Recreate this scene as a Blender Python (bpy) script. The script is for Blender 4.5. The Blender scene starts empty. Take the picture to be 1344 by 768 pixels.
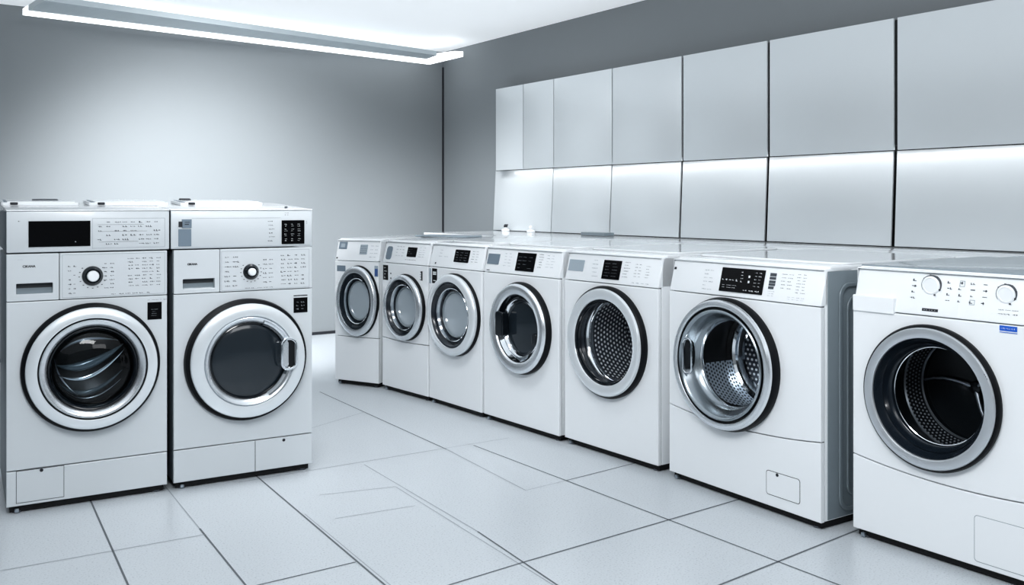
import bpy, bmesh, math, random
from mathutils import Vector, Matrix

C = bpy.context.scene.collection
PI = math.pi

# ------------------------------------------------------------------ materials
def nodes(name):
    m = bpy.data.materials.new(name); m.use_nodes = True
    nt = m.node_tree
    return m, nt, nt.nodes['Principled BSDF']

def pbr(name, col, rough=.4, metal=0., coat=0., emit=None, es=0., spec=.5, noise=0., nscale=40., bump=0.):
    m, nt, b = nodes(name)
    b.inputs['Base Color'].default_value = (*col, 1)
    b.inputs['Roughness'].default_value = rough
    b.inputs['Metallic'].default_value = metal
    b.inputs['Coat Weight'].default_value = coat
    b.inputs['Coat Roughness'].default_value = .08
    b.inputs['Specular IOR Level'].default_value = spec
    if emit:
        b.inputs['Emission Color'].default_value = (*emit, 1)
        b.inputs['Emission Strength'].default_value = es
    if noise or bump:
        tc = nt.nodes.new('ShaderNodeTexCoord')
        n = nt.nodes.new('ShaderNodeTexNoise'); n.inputs['Scale'].default_value = nscale; n.inputs['Detail'].default_value = 3
        nt.links.new(tc.outputs['Object'], n.inputs['Vector'])
        if noise:
            r = nt.nodes.new('ShaderNodeMapRange')
            r.inputs['To Min'].default_value = rough - noise; r.inputs['To Max'].default_value = rough + noise
            nt.links.new(n.outputs['Fac'], r.inputs['Value']); nt.links.new(r.outputs['Result'], b.inputs['Roughness'])
        if bump:
            bp = nt.nodes.new('ShaderNodeBump'); bp.inputs['Strength'].default_value = bump; bp.inputs['Distance'].default_value = .002
            nt.links.new(n.outputs['Fac'], bp.inputs['Height']); nt.links.new(bp.outputs['Normal'], b.inputs['Normal'])
    return m

def glass_mat(name, tint, rough=.02, fac_clear=1.0, ior=1.45):
    m = bpy.data.materials.new(name); m.use_nodes = True
    nt = m.node_tree; nt.nodes.clear()
    o = nt.nodes.new('ShaderNodeOutputMaterial')
    t = nt.nodes.new('ShaderNodeBsdfTransparent'); t.inputs['Color'].default_value = (*tint, 1)
    g = nt.nodes.new('ShaderNodeBsdfGlossy'); g.inputs['Roughness'].default_value = rough
    f = nt.nodes.new('ShaderNodeFresnel'); f.inputs['IOR'].default_value = ior
    mx = nt.nodes.new('ShaderNodeMixShader')
    nt.links.new(f.outputs['Fac'], mx.inputs['Fac']); nt.links.new(t.outputs[0], mx.inputs[1]); nt.links.new(g.outputs[0], mx.inputs[2])
    nt.links.new(mx.outputs[0], o.inputs['Surface'])
    return m

def perforated_mat(name, base, hole, metal=.8, rough=.3, pitch=.0165, rad=.33, bright=False):
    """rows of round holes laid out in the mesh's UV map (metres)"""
    m, nt, b = nodes(name)
    uv = nt.nodes.new('ShaderNodeUVMap')
    sep = nt.nodes.new('ShaderNodeSeparateXYZ'); nt.links.new(uv.outputs['UV'], sep.inputs[0])
    def math_(op, a, c=None):
        n = nt.nodes.new('ShaderNodeMath'); n.operation = op
        for i, v in enumerate((a, c)):
            if v is None: continue
            if isinstance(v, (int, float)): n.inputs[i].default_value = v
            else: nt.links.new(v, n.inputs[i])
        return n.outputs[0]
    u = math_('DIVIDE', sep.outputs[0], pitch); v = math_('DIVIDE', sep.outputs[1], pitch * .86)
    row = math_('FLOOR', v)
    half = math_('MULTIPLY', math_('MODULO', row, 2.0), .5)
    fu = math_('SUBTRACT', math_('FRACT', math_('ADD', u, half)), .5); fv = math_('SUBTRACT', math_('FRACT', v), .5)
    d = math_('SQRT', math_('ADD', math_('MULTIPLY', fu, fu), math_('MULTIPLY', fv, fv)))
    h = nt.nodes.new('ShaderNodeMapRange'); h.interpolation_type = 'SMOOTHSTEP'
    h.inputs['From Min'].default_value = rad - .08; h.inputs['From Max'].default_value = rad + .08
    nt.links.new(d, h.inputs['Value'])
    mix = nt.nodes.new('ShaderNodeMix'); mix.data_type = 'RGBA'
    mix.inputs[6].default_value = (*hole, 1); mix.inputs[7].default_value = (*base, 1)
    nt.links.new(h.outputs['Result'], mix.inputs[0]); nt.links.new(mix.outputs[2], b.inputs['Base Color'])
    b.inputs['Metallic'].default_value = metal; b.inputs['Roughness'].default_value = rough
    bp = nt.nodes.new('ShaderNodeBump'); bp.inputs['Strength'].default_value = .6; bp.inputs['Distance'].default_value = .003
    nt.links.new(h.outputs['Result'], bp.inputs['Height']); nt.links.new(bp.outputs['Normal'], b.inputs['Normal'])
    return m

M = {}
M['enamel'] = pbr('white_enamel', (.87, .895, .915), .28, coat=.3)
M['enamel_grey'] = pbr('pale_grey_enamel', (.63, .665, .69), .33, coat=.25)
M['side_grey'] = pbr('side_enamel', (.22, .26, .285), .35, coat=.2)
M['lid'] = pbr('glossy_white_lid', (.88, .90, .92), .12, coat=.4)
M['lid_grey'] = pbr('glossy_grey_lid', (.27, .315, .345), .16, coat=.15)
M['fascia'] = pbr('white_fascia', (.88, .905, .925), .35)
M['seam'] = pbr('dark_seam', (.05, .055, .06), .7)
M['black'] = pbr('black_plastic', (.006, .008, .010), .35)
M['black_gloss'] = pbr('black_gloss', (.006, .009, .013), .10, coat=.3)
M['navy_gloss'] = pbr('dark_rubber', (.012, .018, .026), .22, coat=.25)
M['side_dark'] = pbr('shaded_side_enamel', (.13, .155, .175), .4, coat=.1)  # enamel darkened to hold the shade on the left machines' sides
M['paddle'] = pbr('glossy_paddle', (.10, .13, .15), .16, metal=.4, coat=.4)
M['dish'] = pbr('steel_dish', (.36, .40, .43), .24, metal=.9)
M['rubber'] = pbr('black_rubber', (.004, .005, .007), .45, spec=.25)
M['plinth'] = pbr('black_plinth', (.004, .004, .005), .6)
M['silver'] = pbr('satin_silver', (.80, .83, .86), .26, metal=.85)
M['silver_light'] = pbr('light_silver_paint', (.80, .84, .87), .24, metal=.35, coat=.4)
M['brushed'] = pbr('brushed_silver', (.66, .69, .72), .38, metal=.8, noise=.08, nscale=120)
M['chrome'] = pbr('chrome', (.86, .89, .92), .07, metal=1.)
M['steel'] = pbr('drum_steel', (.42, .47, .52), .3, metal=.9)
M['glass_grey'] = pbr('frosted_grey_glass', (.36, .41, .45), .16, coat=.6)
M['glass_dark'] = pbr('smoked_glass', (.018, .026, .034), .12, coat=.5)
M['glass_clear'] = glass_mat('clear_door_glass', (.80, .86, .90))
M['display'] = pbr('black_display', (.002, .002, .003), .12, spec=.3)
M['lcd_grey'] = pbr('grey_display', (.20, .25, .30), .25)
M['lcd_light'] = pbr('pale_display', (.38, .44, .49), .25)
M['ink'] = pbr('grey_ink', (.075, .085, .10), .6)
M['ink_dark'] = pbr('dark_ink', (.018, .02, .026), .6)
M['ink_pale'] = pbr('pale_ink', (.30, .34, .37), .6)
M['white_print'] = pbr('white_print', (.75, .78, .80), .6)
M['dim_print'] = pbr('dim_print', (.22, .24, .26), .6)
M['blue'] = pbr('blue_sticker', (.02, .13, .60), .35)
M['blue_dark'] = pbr('dark_blue_sticker', (.06, .12, .30), .35)
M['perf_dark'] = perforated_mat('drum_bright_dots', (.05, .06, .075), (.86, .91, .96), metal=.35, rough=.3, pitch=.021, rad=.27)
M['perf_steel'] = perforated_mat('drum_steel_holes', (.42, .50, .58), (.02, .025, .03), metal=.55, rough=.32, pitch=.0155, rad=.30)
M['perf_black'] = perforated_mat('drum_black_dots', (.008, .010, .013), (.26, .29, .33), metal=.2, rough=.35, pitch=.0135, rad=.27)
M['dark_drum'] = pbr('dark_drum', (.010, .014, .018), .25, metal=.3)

# ------------------------------------------------------------------ mesh helpers
def link(name, me, mat, parent=None, angle=35):
    mats = mat if isinstance(mat, (list, tuple)) else [mat]
    me.name = name
    for m in mats: me.materials.append(M[m] if isinstance(m, str) else m)
    for p in me.polygons: p.use_smooth = True
    me.set_sharp_from_angle(angle=math.radians(angle))
    o = bpy.data.objects.new(name, me); C.objects.link(o)
    if parent: o.parent = parent
    return o

def from_bm(bm):
    me = bpy.data.meshes.new('m'); bmesh.ops.recalc_face_normals(bm, faces=bm.faces[:])
    bm.to_mesh(me); bm.free(); return me

def tag(o, label=None, cat=None, group=None, kind=None):
    if label: o['label'] = label
    if cat: o['category'] = cat
    if group: o['group'] = group
    if kind: o['kind'] = kind
    return o

def rrect(u0, u1, z0, z1, r=.0, n=5):
    if r <= 0: return [(u0, z0), (u1, z0), (u1, z1), (u0, z1)]
    out = []
    for cx, cz, a in ((u1 - r, z0 + r, -90), (u1 - r, z1 - r, 0), (u0 + r, z1 - r, 90), (u0 + r, z0 + r, 180)):
        for i in range(n + 1):
            t = math.radians(a + 90 * i / n); out.append((cx + r * math.cos(t), cz + r * math.sin(t)))
    return out

def ellipse(uc, zc, rx, rz, n=72):
    return [(uc + rx * math.cos(2 * PI * i / n), zc + rz * math.sin(2 * PI * i / n)) for i in range(n)]

def curve_mesh(cu):
    o = bpy.data.objects.new('tmp', cu); C.objects.link(o)
    dg = bpy.context.evaluated_depsgraph_get(); dg.update()
    me = bpy.data.meshes.new_from_object(o.evaluated_get(dg))
    bpy.data.objects.remove(o); bpy.data.curves.remove(cu)
    return me

def plate_mesh(loops, y0, y1, bevel=.002, surf=None):
    """flat plate whose outline is given in (u, z), front at y0 and back at y1; inner loops are holes.
    surf(z) -> extra y, for plates lying on a leaning face"""
    th = abs(y1 - y0); b = min(bevel, th * .45)
    cu = bpy.data.curves.new('c', 'CURVE'); cu.dimensions = '2D'; cu.fill_mode = 'BOTH'
    cu.bevel_depth = b; cu.bevel_resolution = 1; cu.extrude = th / 2 - b; cu.offset = -b
    for L in loops:
        sp = cu.splines.new('POLY'); sp.points.add(len(L) - 1); sp.use_cyclic_u = True
        for p, (x, z) in zip(sp.points, L): p.co = (x, z, 0, 1)
    me = curve_mesh(cu)
    ym = (y0 + y1) / 2
    for v in me.vertices:
        x, z, d = v.co
        v.co = (x, ym - d + (surf(z) if surf else 0), z)
    return me

def plate(name, loops, y0, y1, mat, parent, bevel=.002, surf=None):
    me = plate_mesh(loops, y0, y1, bevel, surf)
    return link(name, me, mat, parent, angle=12)

def text_mesh(s, size, u, z, y, surf=None, bold=.0):
    cu = bpy.data.curves.new('t', 'FONT'); cu.body = s; cu.size = size; cu.align_x = 'LEFT'; cu.extrude = .0002; cu.offset = bold
    me = curve_mesh(cu)
    for v in me.vertices:
        a, b, d = v.co
        zz = z + b
        v.co = (u + a, y - d + (surf(zz) if surf else 0), zz)
    return me

def join(meshes):
    bm = bmesh.new()
    for m in meshes: bm.from_mesh(m)
    me = bpy.data.meshes.new('m'); bm.to_mesh(me); bm.free(); return me

def lathe_mesh(profile, uc, zc, ex=1., seg=88, uvr=None, a0=0., a1=2 * PI):
    """turn (r, y) round the y axis through (uc, zc); ex squeezes the width"""
    bm = bmesh.new(); uvl = bm.loops.layers.uv.new('UVMap') if uvr else None
    full = abs(a1 - a0 - 2 * PI) < 1e-6
    n = seg if full else seg + 1
    rows = []; ln = [0.]
    for i in range(1, len(profile)):
        ln.append(ln[-1] + math.dist(profile[i], profile[i - 1]))
    for r, y in profile:
        if r < 1e-6:
            rows.append([bm.verts.new((uc, y, zc))]); continue
        rows.append([bm.verts.new((uc + ex * r * math.cos(a0 + (a1 - a0) * i / seg), y, zc + r * math.sin(a0 + (a1 - a0) * i / seg))) for i in range(n)])
    for k in range(len(rows) - 1):
        A, B = rows[k], rows[k + 1]
        for i in range(seg):
            j = (i + 1) % n
            if len(A) == 1 and len(B) == 1: continue
            if len(A) == 1: f = bm.faces.new((A[0], B[i], B[j])); us = [(i + .5, ln[k]), (i, ln[k + 1]), (i + 1, ln[k + 1])]
            elif len(B) == 1: f = bm.faces.new((A[i], B[0], A[j])); us = [(i, ln[k]), (i + .5, ln[k + 1]), (i + 1, ln[k])]
            else: f = bm.faces.new((A[i], B[i], B[j], A[j])); us = [(i, ln[k]), (i, ln[k + 1]), (i + 1, ln[k + 1]), (i + 1, ln[k])]
            if uvl:
                for lp, (a, b) in zip(f.loops, us): lp[uvl].uv = (a / seg * (a1 - a0) * uvr, b)
    me = bpy.data.meshes.new('m'); bmesh.ops.recalc_face_normals(bm, faces=bm.faces[:]); bm.to_mesh(me); bm.free()
    return me

def disc_uv_mesh(r, uc, zc, y, ex=1.):
    bm = bmesh.new(); uvl = bm.loops.layers.uv.new('UVMap')
    vs = [bm.verts.new((uc + ex * a, y, zc + b)) for a, b in ellipse(0, 0, r, r, 64)]
    f = bm.faces.new(vs)
    for lp in f.loops: lp[uvl].uv = (lp.vert.co.x + 3, lp.vert.co.z + 3)
    me = bpy.data.meshes.new('m'); bm.to_mesh(me); bm.free(); return me

def tube_mesh(pts, rad, seg=10, closed=False, flat=1.0):
    """tube through 3-D points, radius rad (number or list)"""
    bm = bmesh.new(); P = [Vector(p) for p in pts]; n = len(P); rings = []
    for i, p in enumerate(P):
        a = P[(i - 1) % n] if (closed or i > 0) else P[i]; b = P[(i + 1) % n] if (closed or i < n - 1) else P[i]
        t = (b - a).normalized()
        up = Vector((0, 1, 0)) if abs(t.y) < .95 else Vector((0, 0, 1))
        s = t.cross(up).normalized(); w = s.cross(t).normalized()
        r = rad[i] if isinstance(rad, (list, tuple)) else rad
        rings.append([bm.verts.new(p + s * r * math.cos(2 * PI * k / seg) + w * r * flat * math.sin(2 * PI * k / seg)) for k in range(seg)])
    m = n if closed else n - 1
    for i in range(m):
        A, B = rings[i], rings[(i + 1) % n]
        for k in range(seg):
            bm.faces.new((A[k], A[(k + 1) % seg], B[(k + 1) % seg], B[k]))
    if not closed:
        bm.faces.new(rings[0]); bm.faces.new(rings[-1])
    return from_bm(bm)

def box_bm(x0, x1, y0, y1, z0, z1, bevel=0., seg=2, skip=()):
    bm = bmesh.new(); bmesh.ops.create_cube(bm, size=1)
    for v in bm.verts:
        v.co = ((x0 + x1) / 2 + v.co.x * (x1 - x0), (y0 + y1) / 2 + v.co.y * (y1 - y0), (z0 + z1) / 2 + v.co.z * (z1 - z0))
    if bevel: bmesh.ops.bevel(bm, geom=bm.edges[:], offset=bevel, segments=seg, profile=.5, affect='EDGES')
    return bm

def box_mesh(*a, **k): return from_bm(box_bm(*a, **k))

def box(name, b, mat, parent=None, bevel=0., seg=2): return link(name, box_mesh(*b, bevel=bevel, seg=seg), mat, parent)

def prism_mesh(prof, x0, x1, bevel=.004):
    """(y, z) outline swept along u"""
    bm = bmesh.new()
    A = [bm.verts.new((x0, y, z)) for y, z in prof]; B = [bm.verts.new((x1, y, z)) for y, z in prof]
    bm.faces.new(A); bm.faces.new(B[::-1]); n = len(prof)
    for i in range(n): bm.faces.new((A[i], B[i], B[(i + 1) % n], A[(i + 1) % n]))
    bmesh.ops.recalc_face_normals(bm, faces=bm.faces[:])
    if bevel: bmesh.ops.bevel(bm, geom=bm.edges[:], offset=bevel, segments=3, profile=.5, affect='EDGES')
    return from_bm(bm)

def dashes(rects, surf=None, y=-.0006):
    """flat printed marks: list of (u0, u1, z0, z1)"""
    bm = bmesh.new()
    for u0, u1, z0, z1 in rects:
        q = [(u0, z0), (u1, z0), (u1, z1), (u0, z1)]
        bm.faces.new([bm.verts.new((a, y + (surf(b) if surf else 0), b)) for a, b in q])
    me = bpy.data.meshes.new('m'); bm.to_mesh(me); bm.free(); return me

def legend_rects(u0, u1, z0, z1, rows, cols, rng, fill=.75, hgt=.42):
    """little words: each cell holds a few short strokes of uneven length"""
    out = []; dz = (z1 - z0) / rows; du = (u1 - u0) / cols
    for i in range(rows):
        for j in range(cols):
            if rng.random() > fill + .15: continue
            x = u0 + j * du + rng.uniform(0, .15) * du; xe = u0 + (j + rng.uniform(.55, .92)) * du
            zc = z0 + (i + .5) * dz; h = dz * hgt * rng.uniform(.6, 1.)
            k = max(1, int((xe - x) / max(h * 1.1, .003)))
            w = (xe - x) / k
            for q in range(k):
                hh = h * rng.uniform(.6, 1.)
                if rng.random() < .5:
                    out.append((x + q * w, x + q * w + w * .75, zc - hh / 2, zc - hh / 2 + hh * .3))
                    out.append((x + q * w, x + q * w + w * .3, zc - hh / 2, zc + hh / 2))
                else:
                    out.append((x + q * w, x + q * w + w * .8, zc - hh * .15, zc + hh * .2))
                    if rng.random() < .5: out.append((x + q * w + w * .45, x + q * w + w * .7, zc - hh / 2, zc + hh / 2))
    return out

def outline_rects(u0, u1, z0, z1, t=.001):
    return [(u0, u1, z0, z0 + t), (u0, u1, z1 - t, z1), (u0, u0 + t, z0, z1), (u1 - t, u1, z0, z1)]

# ------------------------------------------------------------------ washing machine
ZB, ZP, ZT = .026, .722, .852

def machine(name, label, group, A, B, W=None, D=.82, lean=.028, ztop=ZT, mat='enamel', lidmat='lid', tall=False, zkick=None, sag=0., sidemat=None, hole=(.3, .48, .2, 1.)):
    """root Empty at the front left foot; local u = along the front, y = back, z = up"""
    ang = math.atan2(B[1] - A[1], B[0] - A[0])
    root = bpy.data.objects.new(name, None); C.objects.link(root)
    root.location = (A[0], A[1], 0); root.rotation_euler = (0, 0, ang); root.empty_display_size = .1
    tag(root, label, 'washing machine', group)
    W = W or math.dist(A, B)
    g = .0018
    uc, zc, rh, ex = hole
    zp = ZP if not tall else .886
    zfront = ZP
    # cabinet: sides, back, top and a dark bulkhead behind the front skins
    bm = box_bm(g, W - g, .022, D, ZB, ztop - .008, bevel=.004)
    bm.faces.ensure_lookup_table()
    dead = [f for f in bm.faces if f.normal.y < -.9 and f.calc_area() > .02]
    bmesh.ops.delete(bm, geom=dead, context='FACES')
    cab = from_bm(bm)
    bulk = plate_mesh([rrect(g + .004, W - g - .004, ZB + .004, (ZP + .004) if not tall else ztop - .012), ellipse(uc, zc, rh * ex, rh)], .021, .027, .0)
    bm = bmesh.new(); bm.from_mesh(cab); n0 = len(bm.faces); bm.from_mesh(bulk); bm.faces.ensure_lookup_table()
    for f in bm.faces[n0:]: f.material_index = 1
    me = bpy.data.meshes.new('m'); bm.to_mesh(me); bm.free()
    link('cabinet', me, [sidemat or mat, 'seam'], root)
    # front skin(s)
    fr = ellipse(uc, zc, rh * ex, rh)
    def kz(u):
        t = u / W; return zkick - sag * 4 * t * (1 - t)
    gap = .0016
    if zkick is None:
        plate('front_panel', [rrect(g, W - g, ZB, zfront - gap, .004), fr], 0, .02, mat, root, .004)
    else:
        N = 20; us = [g + (W - 2 * g) * i / N for i in range(N + 1)]
        top = [(u, kz(u) + gap) for u in us] + [(W - g, zfront - gap), (g, zfront - gap)]
        plate('front_panel', [top, fr], 0, .02, mat, root, .0025)
        low = [(g, ZB), (W - g, ZB)] + [(u, kz(u) - gap) for u in us[::-1]]
        root['_kick'] = 1
        root_kick = plate('kick_panel', [low], 0, .02, mat, root, .0025)
        KICK[root.name] = root_kick
    # plinth and feet
    box('plinth', (.012, W - .012, .018, D - .02, .004, ZB), 'plinth', root)
    for fu in (.035, W - .035):
        for fy in (.030, D - .06):
            ft = tube_mesh([(fu, fy, .0), (fu, fy, .006), (fu, fy, .006), (fu, fy, .03)], [.016, .016, .008, .008], 12)
            link('foot', ft, 'ink', root)
    box('foot_screw', (.026, .040, .004, .019, .003, .016), 'steel', root, .003)
    return root

KICK = {}

def surf_for(lean, ztop=ZT):
    return lambda z: lean * max(0., (z - ZP)) / (ztop - .02 - ZP)

def lean_panel(root, W, lean, ztop=ZT, mat='fascia', u0=.0018):
    s = surf_for(lean, ztop)
    zt = ztop - .004
    prof = [(.0, ZP + .0012), (s(zt - .012), zt - .012), (s(zt) + .010, zt), (.16, zt), (.16, ZP + .0012)]
    return link('control_panel', prism_mesh(prof, u0, W - .0018, .005), mat, root), s

def top_lid(root, W, D, y0, ztop, mat, insert=True):
    l = link('lid', box_mesh(.001, W - .001, y0, D, ztop - .012, ztop, bevel=.004, seg=2), mat, root)
    if insert:
        r = rrect(.02, W - .015, y0 + .07, D - .03, .05)
        me = plate_mesh([r], 0, .008, .003)
        for v in me.vertices:
            x, y, z = v.co; v.co = (x, z, ztop + .0082 - y)
        link('lid_insert', me, mat, l, 12)
    return l

def lth(name, prof, c, mat, parent, ex=1., **k):
    return link(name, lathe_mesh(prof, c[0], c[1], ex, **k), mat, parent, 40)

def soft(prof, seam=()):
    return prof

def handle_loop(name, c, w, h, y, rad, mat, parent, bow=.016):
    pts = []
    for a, b in rrect(-w / 2, w / 2, -h / 2, h / 2, w * .46, 6):
        pts.append((c[0] + a, y - bow * (1 - (2 * b / h) ** 2) * .8, c[1] + b))
    return link(name, tube_mesh(pts, rad, 10, closed=True), mat, parent)

def printed(parent, rects, mat='ink', surf=None, name='printed_legend', y=-.0007):
    if name != 'printed_legend': return link(name, dashes(rects, surf, y), mat, parent)
    left = list(rects); o = None; e = .0075
    while left:                                     # every block of print is a piece of its own
        blk = [left.pop()]; i = 0
        while i < len(blk):
            a = blk[i]; i += 1
            near = [r for r in left if r[0] < a[1] + e and r[1] > a[0] - e and r[2] < a[3] + e and r[3] > a[2] - e]
            for r in near: left.remove(r); blk.append(r)
        o = link(name, dashes(blk, surf, y), mat, parent)
    return o

rng = random.Random(7)

# ================================================================== LEFT PAIR
def left_machine(kind, label, A, B, W, D=.55):
    c = (.268, .481) if kind == 1 else (.268, .462)
    R = .226 if kind == 1 else .232
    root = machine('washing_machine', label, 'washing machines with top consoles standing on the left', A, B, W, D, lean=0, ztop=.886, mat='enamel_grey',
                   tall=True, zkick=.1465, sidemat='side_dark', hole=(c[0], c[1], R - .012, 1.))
    kick = KICK[root.name]
    # fascia: drawer and control plate
    u_d = .1635 if kind == 1 else .168
    gz = (.747, .783) if kind == 1 else (.739, .776)
    gu = (.031, .143) if kind == 1 else (.034, .149)
    dr = plate('detergent_drawer', [rrect(.002, u_d - .001, ZP + .001, .884, .003), rrect(*gu, *gz, .003)], -.001, .03, 'enamel_grey', root, .0015)
    bm = bmesh.new()
    q = [(gu[0] - .002, .002, gz[0] - .002), (gu[1] + .002, .002, gz[0] - .002), (gu[1] + .002, .040, gz[1] + .004), (gu[0] - .002, .040, gz[1] + .004)]
    bm.faces.new([bm.verts.new(v) for v in q]); link('drawer_grip', from_bm(bm), 'side_grey', dr)
    if kind == 1:
        link('brand_text', text_mesh('CIKANA', .0105, .050, .838, -.0016, bold=.0004), 'ink_dark', dr)
        printed(dr, legend_rects(.035, .055, .862, .868, 1, 1, rng, 1), 'ink_pale', y=-.0018)
    else:
        link('brand_text', text_mesh('CIKANA', .0095, .050, .828, -.0016, bold=.0006), 'ink_dark', dr)
    cp = plate('control_panel', [rrect(u_d + .001, W - .002, ZP + .001, .884, .003)], -.001, .03, 'enamel_grey', root, .0022)
    k = (.269, .801) if kind == 1 else (.285, .795)
    kr = .0315 if kind == 1 else .027
    lth('knob_ring', [(kr + .003, -.001), (kr + .003, -.004), (kr, -.008), (kr - .006, -.016), (kr - .011, -.016), (kr - .012, -.006), (0, -.006)], k, 'black_gloss', cp, seg=40)
    lth('knob', [(kr - .0125, -.006), (kr - .0125, -.024), (kr - .015, -.027), (0, -.0275)], k, 'enamel', cp, seg=40)
    marks = []
    for i in range(13):
        a = math.radians(-220 + 260 * i / 12); rr = kr + .012
        marks.append((k[0] + rr * math.cos(a) - .002, k[0] + rr * math.cos(a) + .003, k[1] + rr * math.sin(a) - .001, k[1] + rr * math.sin(a) + .0016))
    if kind == 1:
        marks += legend_rects(.190, .222, .735, .845, 7, 2, rng, .6, .42) + legend_rects(.305, .345, .750, .850, 7, 2, rng, .7, .42)
        marks += legend_rects(.385, .505, .755, .865, 9, 5, rng, .75, .48) + legend_rects(.33, .47, .728, .740, 1, 6, rng, .8, .4)
        fl = outline_rects(.172, W - .010, .728, .878, .0009)
    else:
        marks += legend_rects(.185, .245, .735, .862, 7, 2, rng, .7, .42) + legend_rects(.33, .375, .745, .848, 6, 2, rng, .8, .42)
        marks += legend_rects(.40, .505, .735, .862, 8, 4, rng, .8, .46) + legend_rects(.26, .38, .728, .738, 1, 5, rng, .8, .4)
        fl = outline_rects(.174, W - .014, .727, .876, .0009)
    printed(cp, marks, 'ink', y=-.0016)
    printed(cp, fl, 'ink_pale', name='fascia_outline', y=-.0015)
    # upper console with the display
    u0 = .0 if kind == 1 else -.010
    con = link('upper_console', box_mesh(u0 + .001, W - .001 + (.007 if kind == 1 else 0), -.001, D, .8885, 1.030, bevel=.004), 'enamel_grey', root)
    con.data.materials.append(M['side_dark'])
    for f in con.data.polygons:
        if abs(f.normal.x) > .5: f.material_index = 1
    if kind == 1:
        plate('display', [rrect(.068, .262, .907, .996)], -.004, .004, 'display', con, .001)
        rects = legend_rects(.285, .50, .905, .998, 6, 8, rng, .62, .44)
        rects += [(.285, .44, .981, .9817), (.29, .45, .957, .9577), (.29, .42, .920, .9207)]
        printed(con, rects, 'ink', y=-.0018)
        printed(con, outline_rects(.268, .512, .898, 1.004, .0009), 'ink_pale', name='keypad_outline', y=-.0017)
        printed(con, legend_rects(.035, .052, .992, 1.0, 1, 1, rng, 1, .8), 'ink_dark', name='brand_mark', y=-.0018)
        printed(con, [(.212, .216, .921, .925)], 'dim_print', name='display_light', y=-.0048)
    else:
        plate('keypad_display', [rrect(.404, .495, .898, .991, .002)], -.004, .004, 'display', con, .001)
        r = []
        for i in range(4):
            for j in range(3):
                r += legend_rects(.414 + j * .026, .430 + j * .026, .908 + i * .019, .922 + i * .019, 2, 1, rng, .9, .5)
        printed(con, r, 'white_print', name='keypad_symbols', y=-.0048)
        plate('card_slot', [rrect(.018, .064, .898, .962, .001)], -.0035, .004, 'lcd_grey', con, .001)
        plate('card_reader', [rrect(.030, .065, .966, .998, .001)], -.0045, .004, 'lcd_grey', con, .001)
        printed(con, [(.018, .032, .970, .990), (.040, .055, .978, .981), (.040, .058, .986, .988)], 'ink_dark', name='card_reader_marks', y=-.005)
        printed(con, legend_rects(.350, .385, .905, .995, 6, 1, rng, .95, .4) + legend_rects(.415, .435, 1.008, 1.024, 2, 2, rng, .8, .4) + legend_rects(.502, .510, .975, .990, 2, 1, rng, 1, .6), 'ink', y=-.0018)
        printed(con, [(.066, .40, 1.0005, 1.0015), (.004, W - .01, .8925, .8932)], 'ink_pale', name='fascia_line', y=-.0017)
    # wedge shaped top cover
    prof = [(-.002, 1.0305), (-.002, 1.034), (D, 1.060), (D, 1.0305)]
    link('lid', prism_mesh(prof, u0 + .001, W - .001 + (.007 if kind == 1 else 0), .0012), 'lid', root)
    # door
    b = .214 if kind == 1 else .217
    if kind == 1:
        door = lth('door', [(.208, -0.0084), (b - .003, -0.0280), (b - .001, -0.0392), (b - .004, -0.0476), (b - .009, -0.0504), (.181, -0.0574), (.177, -0.0560), (.1765, -0.0420)], c, 'silver_light', root)
        lth('gasket', [(R - .001, .004), (R, -0.0112), (R - .004, -0.0196), (b - .008, -0.0280), (b - .012, -0.0224)], c, 'rubber', door)
        lth('ring_groove', [(.1768, -0.0504), (.1755, -0.0434), (.1725, -0.0434), (.1712, -0.0504)], c, 'black', door)
        lth('inner_ring', [(.1715, -0.0434), (.1712, -0.0532), (.168, -0.0567), (.163, -0.0567), (.150, -0.0476), (.1465, -0.0378), (.1465, -0.0252)], c, 'silver', door)
        lth('glass_rim', [(.1466, -0.0364), (.143, -0.0420), (.139, -0.0406), (.134, -0.0308), (.131, -0.0140)], c, 'black_gloss', door)
        lth('door_glass', [(.133, -0.0252), (.120, -0.0364), (.090, -0.0504), (.05, -0.0574), (0, -0.0602)], c, 'glass_clear', door)
        drum = lth('drum', [(.150, .0), (.146, .02), (.142, .03), (.139, .05), (.150, .055), (.16, .20), (.12, .235), (0, .245)], c, 'dark_drum', root)
        # glass bowl ridges that sweep across the opening
        def arc(p, rad, nm, mt):
            pts = []
            (x0, z0), (xm, zm), (x1, z1) = p
            for i in range(25):
                t = i / 24; a = (1 - t) ** 2; bq = 2 * t * (1 - t); d_ = t * t
                xc = 2 * xm - (x0 + x1) / 2; zc_ = 2 * zm - (z0 + z1) / 2
                pts.append((c[0] + a * x0 + bq * xc + d_ * x1, .012 + .03 * (1 - (2 * t - 1) ** 2), c[1] + a * z0 + bq * zc_ + d_ * z1))
            rr = [max(.0012, rad * math.sin(PI * (i + .6) / 25.2)) for i in range(25)]
            link(nm, tube_mesh(pts, rr, 12, flat=.6), mt, drum)
        arc(((-.112, -.018), (-.005, -.042), (.108, .052)), .0085, 'drum_paddle', 'chrome')
        arc(((-.112, .012), (-.01, .002), (.105, .072)), .017, 'drum_paddle', 'paddle')
        arc(((-.100, .060), (-.02, .092), (.085, .085)), .006, 'drum_paddle', 'steel')
        arc(((-.105, -.052), (-.01, -.098), (.100, -.022)), .010, 'drum_paddle', 'paddle')
        arc(((-.085, -.078), (.0, -.118), (.095, -.055)), .0042, 'drum_paddle', 'chrome')
        arc(((-.118, .035), (-.095, -.04), (-.045, -.098)), .0032, 'drum_paddle', 'steel')
    else:
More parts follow.
